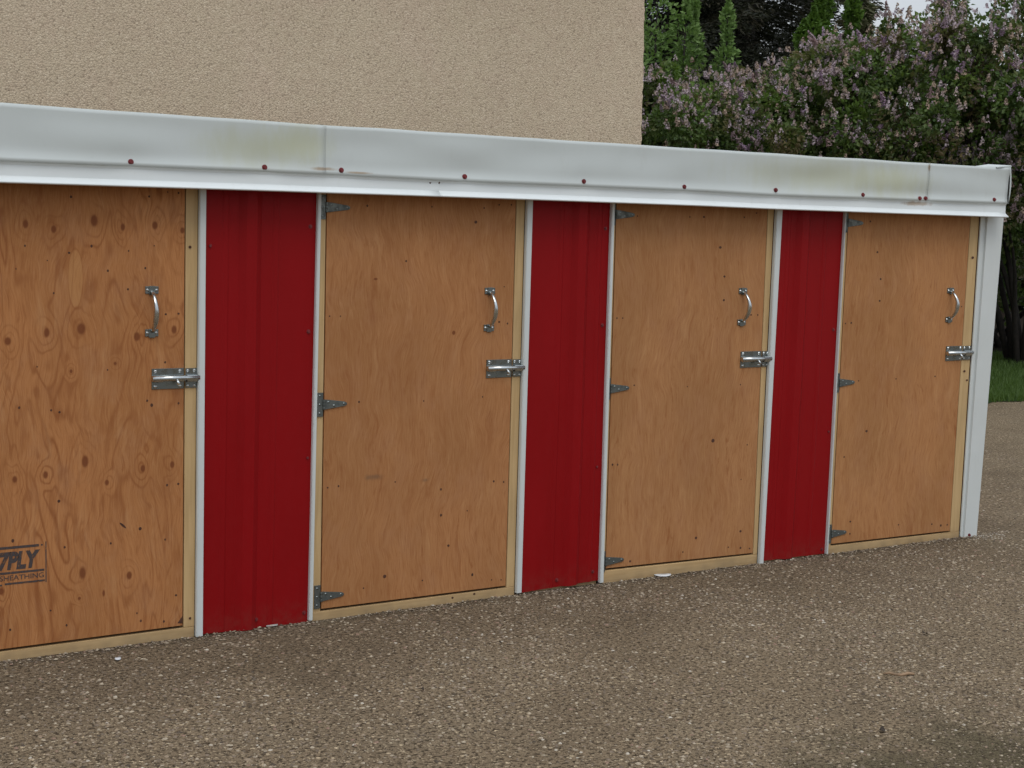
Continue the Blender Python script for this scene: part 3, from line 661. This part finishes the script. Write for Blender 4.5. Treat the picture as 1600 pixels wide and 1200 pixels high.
def fascia(xa, xb, yy, seed, end=False):
    m = MB(); NX = max(12, int((xb-xa)/.02)); NZ = 14
    for i in range(NX+1):
        x = xa+(xb-xa)*i/NX; zt, zb2 = float(zc_top(x)), float(zc_bot(x))
        zt += .0018*mnoise.noise((x*5, seed, 0))
        for j in range(NZ+1):
            t = j/NZ; z = zb2+(zt-zb2)*t
            bulge = .0055*max(0, 1-t/.22)**1.6-.0016*math.sin(math.pi*t)+.0068*mnoise.noise((x*2.6, t*1.2, 5.0))*math.sin(math.pi*min(1, t*1.1))
            dim = sum(.0026*math.exp(-((x-a)**2/.0022+(z-b)**2/.0016)) for a, b in FS)
            y = yy-bulge+dim
            if end and x > xb-.06: y -= .010*((x-xb+.06)/.06)**2*t
            m.v.append((x, y, z))
    w_ = NZ+1
    for i in range(NX):
        for j in range(NZ): m.face((i*w_+j, (i+1)*w_+j, (i+1)*w_+j+1, i*w_+j+1), 0, True)
    # hem under the lower edge and the flange that turns back over the roof
    b = len(m.v)
    for i in range(NX+1):
        x, y, z = m.v[i*w_]; m.v += [(x, y+.005, z-.0015), (x, y+.006, z+.006)]
        x, y, z = m.v[i*w_+NZ]; m.v += [(x, y+.004, z+.0006), (x, .35, z+.012-.02)]
    for i in range(NX):
        c0, c1 = b+4*i, b+4*i+4
        m.face((i*w_, c0, c1, (i+1)*w_)); m.face((c0, c0+1, c1+1, c1))
        m.face((i*w_+NZ, (i+1)*w_+NZ, c1+2, c0+2)); m.face((c0+2, c1+2, c1+3, c0+3))
    o = m.build('roof_flashing', MF, SH); s = o.modifiers.new('solid', 'SOLIDIFY'); s.thickness = .0007; s.offset = 0
    for (a, b_) in FS:
        if xa < a <= xb-.003:
            q = MB(); q.disc(a, yy+.002, b_, .0072, .0072, .004, 0, 12); q.disc(a, yy-.002, b_, .0044, .0044, .0045, 0, 6); q.build('screw', M['screwred'], o)
    return o
xj1, xj2, xe = at(509, 230, YS)[0], at(1452, 285, YS)[0], at(1574, 290, YS)[0]
fascia(XL-.035, xj1, YS-.0011, 2.0); fascia(xj1-.03, xj2, YS, 5.0)
FC = fascia(xj2-.002, xe, YS-.0007, 9.0, True)
# end cap, sprung away from the corner, and the lifted tab on top
m = MB(); n = 9
ztE, zbE = float(zc_top(xe)), float(zc_bot(xe))
for i in range(n):
    t = i/(n-1); z = zbE+.0+(ztE+.004-zbE)*t; bow = .010*math.sin(math.pi*(t*.9+.05))
    m.v += [(xe+.006+bow*.3, YS-.006+.004*t, z), (xe+.0085+bow, YS-.002, z), (xe+.006, .12, z)]
for i in range(n-1):
    for k in range(2): m.face((3*i+k, 3*i+k+1, 3*i+k+4, 3*i+k+3), 0, True)
o = m.build('flashing_end', MF, SH); s = o.modifiers.new('solid', 'SOLIDIFY'); s.thickness = .001
m = MB(); xt = at(1556, 262, YS)[0]
m.add([(xt, YS-.004, float(zc_top(xt))+.001), (xe+.009, YS-.004, ztE+.0075), (xe+.009, YS+.10, ztE+.013), (xt, YS+.10, float(zc_top(xt))+.004)], [(0, 1, 2, 3)])
m.add([(xt, YS-.004, float(zc_top(xt))+.001), (xe+.009, YS-.004, ztE+.0075), (xe+.009, YS-.0042, ztE+.0035), (xt, YS-.0042, float(zc_top(xt))-.001)], [(3, 2, 1, 0)])
o = m.build('lifted_tab', MF, SH); s = o.modifiers.new('solid', 'SOLIDIFY'); s.thickness = .0009

# --- drip edge below the flashing: groove, flat face, flared lip
def drip(xa, xb, dy, name='drip_edge'):
    m = MB(); N = max(8, int((xb-xa)/.05))
    for i in range(N+1):
        x = xa+(xb-xa)*i/N; zl = float(z_lip(x)); zg = float(zc_bot(x)); wv = .0008*mnoise.noise((x*6, 1, 2))
        for (y, z) in ((-.046, zg+.03), (-.0600, zg-.0005), (-.0565, zg-.0085), (-.0570, zl+.0150), (-.0595, zl+.0115), (-.0650, zl+.0066), (-.0715, zl+.0022), (-.0735, zl-.0008), (-.0670, zl-.0028), (-.058, zl+.001), (-.035, zl+.012)):
            m.v.append((x, y+dy+wv, z))
    K = 11
    for i in range(N):
        for k in range(K-1): m.face((i*K+k, (i+1)*K+k, (i+1)*K+k+1, i*K+k+1), 0, k >= 3)
    o = m.build(name, MF2, SH); s = o.modifiers.new('solid', 'SOLIDIFY'); s.thickness = .0006; s.offset = 0; return o
MF2 = mat_white('white_drip_sky_lit', (.74, .79, .80), (), knots_of([(500, 268, 50, 3), (1430, 318, 30, 5)], -.055))  # same paint as the flashing, lightened to imitate sky brightness on the lip
xd = at(686, 300, YS)[0]; xde = at(1572, 330, YS)[0]
drip(XL-.035, xd, -.0012); dr = drip(xd-.02, xde, 0)
for px in (672, 686):
    x, z = at(px, 285.5, -.0575); q = MB(); q.disc(x, -.0572, z, .003, .003, .0012, 0, 8); q.build('rivet', M['dot'], dr)

# ------------------------------------------------------------------ building behind
YB = 1.42
xc0, _ = at(1008, 0, YB); xc1, _ = at(1002.5, 222, YB)
BL = tag(empty('stucco_building', (xc0-3, YB+3, 0)), 'tall windowless building with beige pebble dash stucco behind the shed', 'building')
m = MB(); zt_ = at(1005, 0, YB)[1]; zb3 = at(1003, 222, YB)[1]
sl_ = (xc0-xc1)/(zt_-zb3); xa_ = xc1-sl_*zb3; HB = 4.6; xb_ = xc1+sl_*(HB-zb3)
m.prism([(-7, 0)]+[(xa_+(xb_-xa_)*i/260+rnd.uniform(-.004, .0025)+.005*mnoise.noise((i*.11, 2, 3)), HB*i/260) for i in range(261)]+[(-7, HB)], YB, YB+8)
m.build('wall', M['stucco'], BL)
m = MB(); m.box(-7.1, xb_+.12, YB-.12, YB+8.1, HB+.002, HB+.2); m.build('roof_cap', M['trim'], BL)

# ------------------------------------------------------------------ foliage
def leaf_np(C, D, size, asp=.62, fold=.25):
    """leaves as kites folded on the midrib; C centres, D the directions they point in"""
    n = len(C); D = D/np.linalg.norm(D, axis=1)[:, None]
    R_ = RNG.normal(size=(n, 3)); S_ = np.cross(D, R_); S_ /= np.linalg.norm(S_, axis=1)[:, None]; N_ = np.cross(S_, D)
    s = (size*RNG.uniform(.65, 1.25, n))[:, None]; V = np.zeros((n, 4, 3))
    V[:, 0] = C-D*s*.5; V[:, 2] = C+D*s*.5; V[:, 1] = C+S_*s*asp*.5-D*s*.08+N_*s*fold*.5; V[:, 3] = C-S_*s*asp*.5-D*s*.08+N_*s*fold*.5
    k = np.arange(n)*4; F1 = np.stack([k, k+1, k+2], 1); F2 = np.stack([k, k+2, k+3], 1)
    return V.reshape(-1, 3), np.concatenate([F1, F2])
def unit(n):
    v = RNG.normal(size=(n, 3)); return v/np.linalg.norm(v, axis=1)[:, None]
LEAF = mat_leaf('lilac_leaf', (.040, .082, .022), (.13, .19, .055), (.19, .135, .07), c3=(.13, .23, .035))
def panicle(n, L_, R0):
    t = RNG.uniform(0, 1, n)**1.15; r = R0*(1-t*.85)*RNG.uniform(.6, 1.05, n); a = RNG.uniform(0, 6.28, n)
    C = np.stack([r*np.cos(a), r*np.sin(a), t*L_], 1); D = np.stack([np.cos(a), np.sin(a), RNG.uniform(-.2, .8, n)], 1)
    D /= np.linalg.norm(D, axis=1)[:, None]; U = np.cross(D, unit(n)); U /= np.linalg.norm(U, axis=1)[:, None]; W_ = np.cross(D, U)
    s = .0085*RNG.uniform(.7, 1.25, n)[:, None]; V_ = np.stack([C+U*s, C+W_*s+D*s*.4, C-U*s, C-W_*s+D*s*.4], 1).reshape(-1, 3)
    return V_, np.arange(4*n).reshape(n, 4)
g = NG('faded_lilac_spray', .7, spec=.2); geo_ = g.n('ShaderNodeNewGeometry'); nv = g.noise(g.map(), 5.5, 2)
g.col(g.mix(g.ss(geo_.outputs['Random Per Island'], 0, 1, 0, .6), g.mix(g.ss(nv, .4, .6), (.50, .42, .48), (.38, .28, .22)), (.20, .17, .12))); SPRAY = g.mat
PAN = []
for k in range(6):
    if k < 3: V_, Fq = panicle(95, RNG.uniform(.10, .145), RNG.uniform(.034, .046))
    else:                                    # a twin head
        Va, Fa = panicle(75, .115, .034); Vb, Fb = panicle(65, .10, .030)
        t = RNG.uniform(.35, .6); Rm = np.array([[math.cos(t), 0, math.sin(t)], [0, 1, 0], [-math.sin(t), 0, math.cos(t)]])
        Va = Va@Rm; Vb = Vb@Rm.T; V_ = np.concatenate([Va, Vb]); Fq = np.concatenate([Fa, Fb+len(Va)])
    me = bpy.data.meshes.new('flower_cluster'); n = len(V_); mm = len(Fq); me.vertices.add(n); me.vertices.foreach_set('co', V_.astype(np.float32).ravel())
    me.loops.add(4*mm); me.loops.foreach_set('vertex_index', Fq.astype(np.int32).ravel()); me.polygons.add(mm)
    me.polygons.foreach_set('loop_start', np.arange(0, 4*mm, 4, dtype=np.int32)); me.materials.append(M['flower']); me.update(calc_edges=True); PAN.append(me)

def lilac(label, cx, cy, H, R_, nclump, nleaf, nflow, low=.35, open_low=True, leafmat=LEAF, size=.047, more=0):
    root = tag(empty('lilac_bush', (cx, cy, 0)), label, 'bush', 'lilac bushes in the hedge')
    tocam = np.array([CAM.x-cx, CAM.y-cy, 0]); tocam /= np.linalg.norm(tocam)
    # clump centres through an egg shaped crown
    cs, rs = [], []
    while len(cs) < nclump:
        u = RNG.uniform(-1, 1, 3); q = math.sqrt((u**2).sum())
        if q > 1 or q < .45: continue
        z = H*(low+(1-low)*(u[2]*.5+.5)); taper = 1.0 if z < H*.75 else 1-.75*((z/H-.75)/.25)**1.4
        if open_low and z < H*.42 and RNG.random() < .72: continue
        cs.append((u[0]*R_*taper, u[1]*R_*taper, z-.1)); rs.append(RNG.uniform(.13, .36)*(1 if z < H*.85 else .65))
    cs = np.array(cs); rs = np.array(rs); which = RNG.integers(0, nclump, nleaf); d = unit(nleaf)
    rr = rs[which]*RNG.uniform(.45, 1.08, nleaf)**.5
    C = cs[which]+d*rr[:, None]*np.array([1, 1, .85]); D = d+RNG.normal(0, .45, (nleaf, 3))+np.array([0, 0, -.15])
    V_, Fq = leaf_np(C, D, size); np_mesh('foliage', V_, Fq, leafmat, root, (cx, cy, 0))
    st_ = MB()
    for k in range(7):
        e = cs[RNG.integers(0, nclump)]; b = (RNG.uniform(-.18, .18), RNG.uniform(-.18, .18), 0)
        pts = [(b[0]+(e[0]-b[0])*t**1.3+.05*math.sin(5*t+k), b[1]+(e[1]-b[1])*t**1.3, e[2]*t) for t in (0, .2, .4, .6, .8, 1)]
        st_.tube(pts, [.03, .026, .021, .016, .011, .005], 6)
    st_.build('stems', M['bark'], root, (cx, cy, 0))
    # blossoms stand on the clumps that face the open side and the top
    cand = []; wgt = RNG.uniform(0, 1, nclump)**1.3+.1; wgt /= wgt.sum()
    for _ in range((nflow+more)*3):
        k = RNG.choice(nclump, p=wgt); c = cs[k]
        o = np.array([c[0], c[1], 0])@tocam/R_
        if o < -.15 and c[2] < H*.8: continue
        dd = unit(1)[0]; dd = dd+tocam*.75+np.array([0, 0, .75]); dd /= np.linalg.norm(dd)
        p = c+dd*rs[k]*1.02; cand.append((p, dd))
        for _j in range(RNG.integers(0, 3)):       # blossoms come in loose groups
            e = unit(1)[0]*.09; cand.append((p+e, dd+e*3))
    order = RNG.permutation(len(cand)); cand = [cand[i] for i in order]
    for (p, dd) in cand[:nflow]:
        me = PAN[int(RNG.integers(0, len(PAN)))]; o = bpy.data.objects.new('flower_cluster', me); COL.objects.link(o); o.parent = root
        o.location = p; up = Vector((dd[0]*.9+RNG.normal(0, .25), dd[1]*.9+RNG.normal(0, .25), 1)); o.rotation_mode = 'QUATERNION'
        o.rotation_quaternion = up.to_track_quat('Z', 'Y') @ Vector((0, 0, 1)).rotation_difference(Vector((0, 0, 1))); s = RNG.uniform(.45, .95); o.scale = (s, s, s*RNG.uniform(.75, 1.05))
    if more:                                   # the countless small sprays between them
        Vs, Fs, b = [], [], 0
        for (p, dd) in cand[nflow:nflow+more]:
            v_, f_ = panicle(22, RNG.uniform(.035, .07), RNG.uniform(.018, .03)); Vs.append(v_*np.array([1, 1, 1])+p+np.array([dd[0], dd[1], 0])*RNG.uniform(0, .06)); Fs.append(f_+b); b += len(v_)
        tag(np_mesh('small_flower_sprays', np.concatenate(Vs), np.concatenate(Fs), SPRAY, root, (cx, cy, 0)), kind='stuff')
    return root
hz = [(905, 13.6, 2.5, 'lilac bush mostly hidden behind the stucco building corner'),
      (1035, 13.4, 2.55, 'lilac bush with brownish pink blossom next to the stucco building corner'),
      (1150, 13.7, 2.62, 'low lilac bush in front of the dark spruce'),
      (1265, 13.4, 2.78, 'lilac bush below the small bright green tree'),
      (1385, 13.5, 3.0, 'lilac bush where the sky begins, above the pale stained flashing'),
      (1485, 13.3, 3.2, 'tall lilac bush with purple blossom above the corner post of the shed'),
      (1600, 13.3, 3.2, 'tall lilac bush cut by the right edge of the photo'),
      (1735, 13.4, 3.2, 'lilac bush beyond the right edge of the photo')]
for k, (px, dist, H, lab) in enumerate(hz):
    x, y = polar(px, dist); lilac(lab, x, y, H, .98, 72, 20000, 84 if 0 < k < 7 else 30, more=430 if 0 < k < 7 else 40)
x, y = polar(1090, 15.2); tag(lilac('', x, y, 3.0, 1.0, 70, 9000, 20, .05, False), 'rear lilac bush in the shade behind the pink one')
for px, lab in ((1260, 'rear lilac bush shaded by the spruces'), (1420, 'rear lilac bush seen dark under the hedge above the flashing'), (1580, 'rear lilac bush dark behind the white corner post'), (1740, 'rear lilac bush at the far right of the hedge')):
    x, y = polar(px, 15.1); tag(lilac('', x, y, 2.9, 1.0, 70, 9000, 8, .05, False), lab)

# spruces: tiers of drooping boughs
def spruce(label, cx, cy, H, R_, mat, z0=.8, nb=150, per=230, group=None, cat='tree', up=0.0, size=.12):
    root = tag(empty('spruce_tree', (cx, cy, 0)), label, cat, group)
    t = MB(); t.tube([(0, 0, H*i/6) for i in range(7)], [.16*(1-i/6.3) for i in range(7)], 8); t.build('trunk', M['bark'], root, (cx, cy, 0))
    Cs, Ds = [], []
    for b in range(nb):
        f = (b+RNG.uniform(0, 1))/nb; z = z0+(H-z0)*f; L_ = R_*(1-f)**.85*RNG.uniform(.75, 1.1)+.08; a = RNG.uniform(0, 6.28)
        dirh = np.array([math.cos(a), math.sin(a), 0]); side = np.array([-math.sin(a), math.cos(a), 0])
        u = RNG.uniform(.1, 1, per)**.8; wdt = .32*L_*(1-u*.8)+.05
        s = RNG.uniform(-1, 1, per)*wdt; droop = -.32*L_*u**1.5+up*u*L_
        P = dirh*(u*L_)[:, None]+side*s[:, None]; P[:, 2] = z+droop-np.abs(s)*.35-RNG.uniform(0, .14, per)*(1-u*.4)
        Cs.append(P); Ds.append(dirh*.8+side*(np.sign(s)*.8)[:, None]+np.stack([RNG.normal(0, .25, per), RNG.normal(0, .25, per), RNG.uniform(-.9, .3, per)], 1))
    C = np.concatenate(Cs); D = np.concatenate(Ds); V_, Fq = leaf_np(C, D, size, .2, .05)
    np_mesh('needles', V_, Fq, mat, root, (cx, cy, 0)); return root
SPR = mat_leaf('spruce_needle', (.012, .015, .009), (.03, .033, .017), (.055, .045, .026), .05)
SPR2 = mat_leaf('spruce_needle_light', (.07, .09, .035), (.16, .15, .085), (.14, .11, .06), .1)
for px, dist, H, R_, lab in ((1040, 18.5, 9, 2.4, 'dark spruce behind the pale green saplings'), (1150, 18.0, 9, 2.5, 'big dark spruce with drooping boughs in the middle'),
                             (1160, 20.5, 8.5, 2.0, 'dark spruce behind the bright green tree')):
    x, y = polar(px, dist); spruce(lab, x, y, H, R_, SPR, nb=330, per=480, size=.085, group='spruces behind the hedge')
x, y = polar(1318, 17.5); spruce('slim lighter conifer standing against the sky', x, y, 4.9, .30, SPR2, nb=200, per=90, up=.25)

def a0(n): return RNG.uniform(-.6, .6, n)
def leafy(name, label, cx, cy, spires, mat, nleaf, size, cat='tree'):
    root = tag(empty(name, (cx, cy, 0)), label, cat); t = MB(); Cs, Ds = [], []
    side = np.array([rgt0.x, rgt0.y])
    for (o, H, r, zl) in spires:
        H += 0
        bx, by = side*o; by2 = RNG.uniform(-.2, .2)
        t.tube([(0, 0, 0), (bx*.5, by*.5, H*.3), (bx, by+by2, H*.6), (bx, by+by2, H*.97)], [.035, .025, .016, .004], 6)
        n = int(nleaf/len(spires)); f = RNG.uniform(0, 1, n); z = zl+(H-zl)*f; rr = r*(np.sin(np.pi*np.clip(f*.75+.12, 0, 1))*(1-f**5))*RNG.uniform(.25, 1, n)**.5
        bumps = 1+.5*np.sin(z*11+o*9+a0(n)); a = RNG.uniform(0, 6.28, n); P = np.stack([bx+rr*bumps*np.cos(a), by+by2+rr*bumps*np.sin(a), z], 1)
        Cs.append(P); Ds.append(np.stack([np.cos(a), np.sin(a), RNG.uniform(-.2, 1.2, n)], 1)+RNG.normal(0, .4, (n, 3)))
    t.build('stems', M['bark'], root, (cx, cy, 0)); V_, Fq = leaf_np(np.concatenate(Cs), np.concatenate(Ds), size, .6)
    np_mesh('foliage', V_, Fq, mat, root, (cx, cy, 0)); return root
x, y = polar(1050, 15.6)
leafy('young_tree', 'pale green young tree with four pointed shoots beside the building', x, y, [(-.24, 3.75, .24, 2.2), (.02, 3.46, .15, 2.2), (.22, 3.50, .11, 2.2), (.40, 3.36, .12, 2.3), (-.55, 3.6, .3, 2)], mat_leaf('pale_leaf', (.15, .26, .07), (.25, .38, .13), (.12, .22, .05)), 4200, .062)
x, y = polar(1268, 16.2)
leafy('maple_sapling', 'small bright green leafy tree rising behind the lilac hedge', x, y, [(-.24, 3.22, .15, 2.4), (-.12, 3.36, .17, 2.4), (.02, 3.5, .17, 2.4), (.12, 3.72, .14, 2.4), (.22, 3.6, .12, 2.4)], mat_leaf('bright_leaf', (.07, .14, .025), (.13, .23, .045), (.09, .18, .03)), 7000, .07)

# far wood closing the view behind the hedge
n = 26000; bx_ = RNG.uniform(840, 1950, n); dd_ = RNG.uniform(22, 26, n); ray_ = np.array([polar(a, 1.0) for a in np.linspace(840, 1950, 200)])
ux = np.interp(bx_, np.linspace(840, 1950, 200), ray_[:, 0]-CAM.x); uy = np.interp(bx_, np.linspace(840, 1950, 200), ray_[:, 1]-CAM.y)
hh = 3.0+.5*np.sin(bx_*.03); C = np.stack([CAM.x+ux*dd_, CAM.y+uy*dd_, RNG.uniform(0, 1, n)*hh], 1)
V_, Fq = leaf_np(C, unit(n), .30, .7); tag(np_mesh('far_wood', V_, Fq, SPR), 'dark mass of far trees glimpsed between the lilac stems', 'wood', kind='stuff')

# ------------------------------------------------------------------ litter
def scrap(name, label, cat, px, py, Lx, Wd, mat, rot, curl=.004):
    x, y = gnd(px, py); m = MB(); n = 7
    for i in range(n):
        t = i/(n-1)-.5; wv = Wd*(1-(2*t)**4*.8)*.5; z = .003+curl*(2*t)**2
        for s in (-1, 1): m.v.append((t*Lx*math.cos(rot)-s*wv*math.sin(rot), t*Lx*math.sin(rot)+s*wv*math.cos(rot), z+(s+1)*.0015))
    for i in range(n-1): m.face((2*i, 2*i+1, 2*i+3, 2*i+2), 0, True)
    o = m.build(name, mat, None, (x, y, 0)); s = o.modifiers.new('solid', 'SOLIDIFY'); s.thickness = .0008; return tag(o, label, cat)
PAP = mat_flat('white_paper', (.62, .64, .66), .7, .06)
scrap('paper_scrap', 'thin white curl of paper lying in front of the third plywood door', 'litter', 1035, 901, .055, .022, PAP, -.45, .003)
scrap('paper_scrap', 'tiny white scrap on the asphalt below the stamped knotty door', 'litter', 184, 1032, .016, .012, PAP, .2, .001)
scrap('paper_scrap', 'flat white sliver under the first red panel edge', 'litter', 425, 980, .034, .005, mat_flat('dirty_white_chip', (.42, .41, .39)), -.0, .0006)
m = MB(); (x0, y0), (x1, y1) = gnd(1380, 1055), gnd(1428, 1056); cx, cy = (x0+x1)/2, (y0+y1)/2
pts = [(x0-cx+(x1-x0)*t, y0-cy+(y1-y0)*t, .004+.003*math.sin(t*9)) for t in (0, .2, .4, .6, .8, 1)]
m.tube(pts, [.0016, .003, .0038, .004, .0042, .003], 7)
tag(m.build('twig', mat_flat('dry_twig', (.26, .17, .10)), None, (cx, cy, 0)), 'short dry brown twig lying alone on the asphalt', 'twig')
LF = mat_flat('dead_leaf', (.04, .028, .018), .9)
for px, py, L_, lab in ((643, 1036, .014, 'dark crumpled leaf bit in front of the second plywood door'), (1445, 992, .02, 'dark leaf bit behind the dry twig'), (1378, 1144, .022, 'dark curled leaf bit at the edge of the mossy patch'),
                        (660, 1080, .012, 'small dark leaf bit nearest the bottom middle'), (782, 1007, .013, 'small dark leaf bit in front of the second red panel')):
    tag(scrap('dead_leaf', lab, 'leaf', px, py, L_, L_*.55, LF, rnd.uniform(0, 3), .004), group='leaf bits on the asphalt')
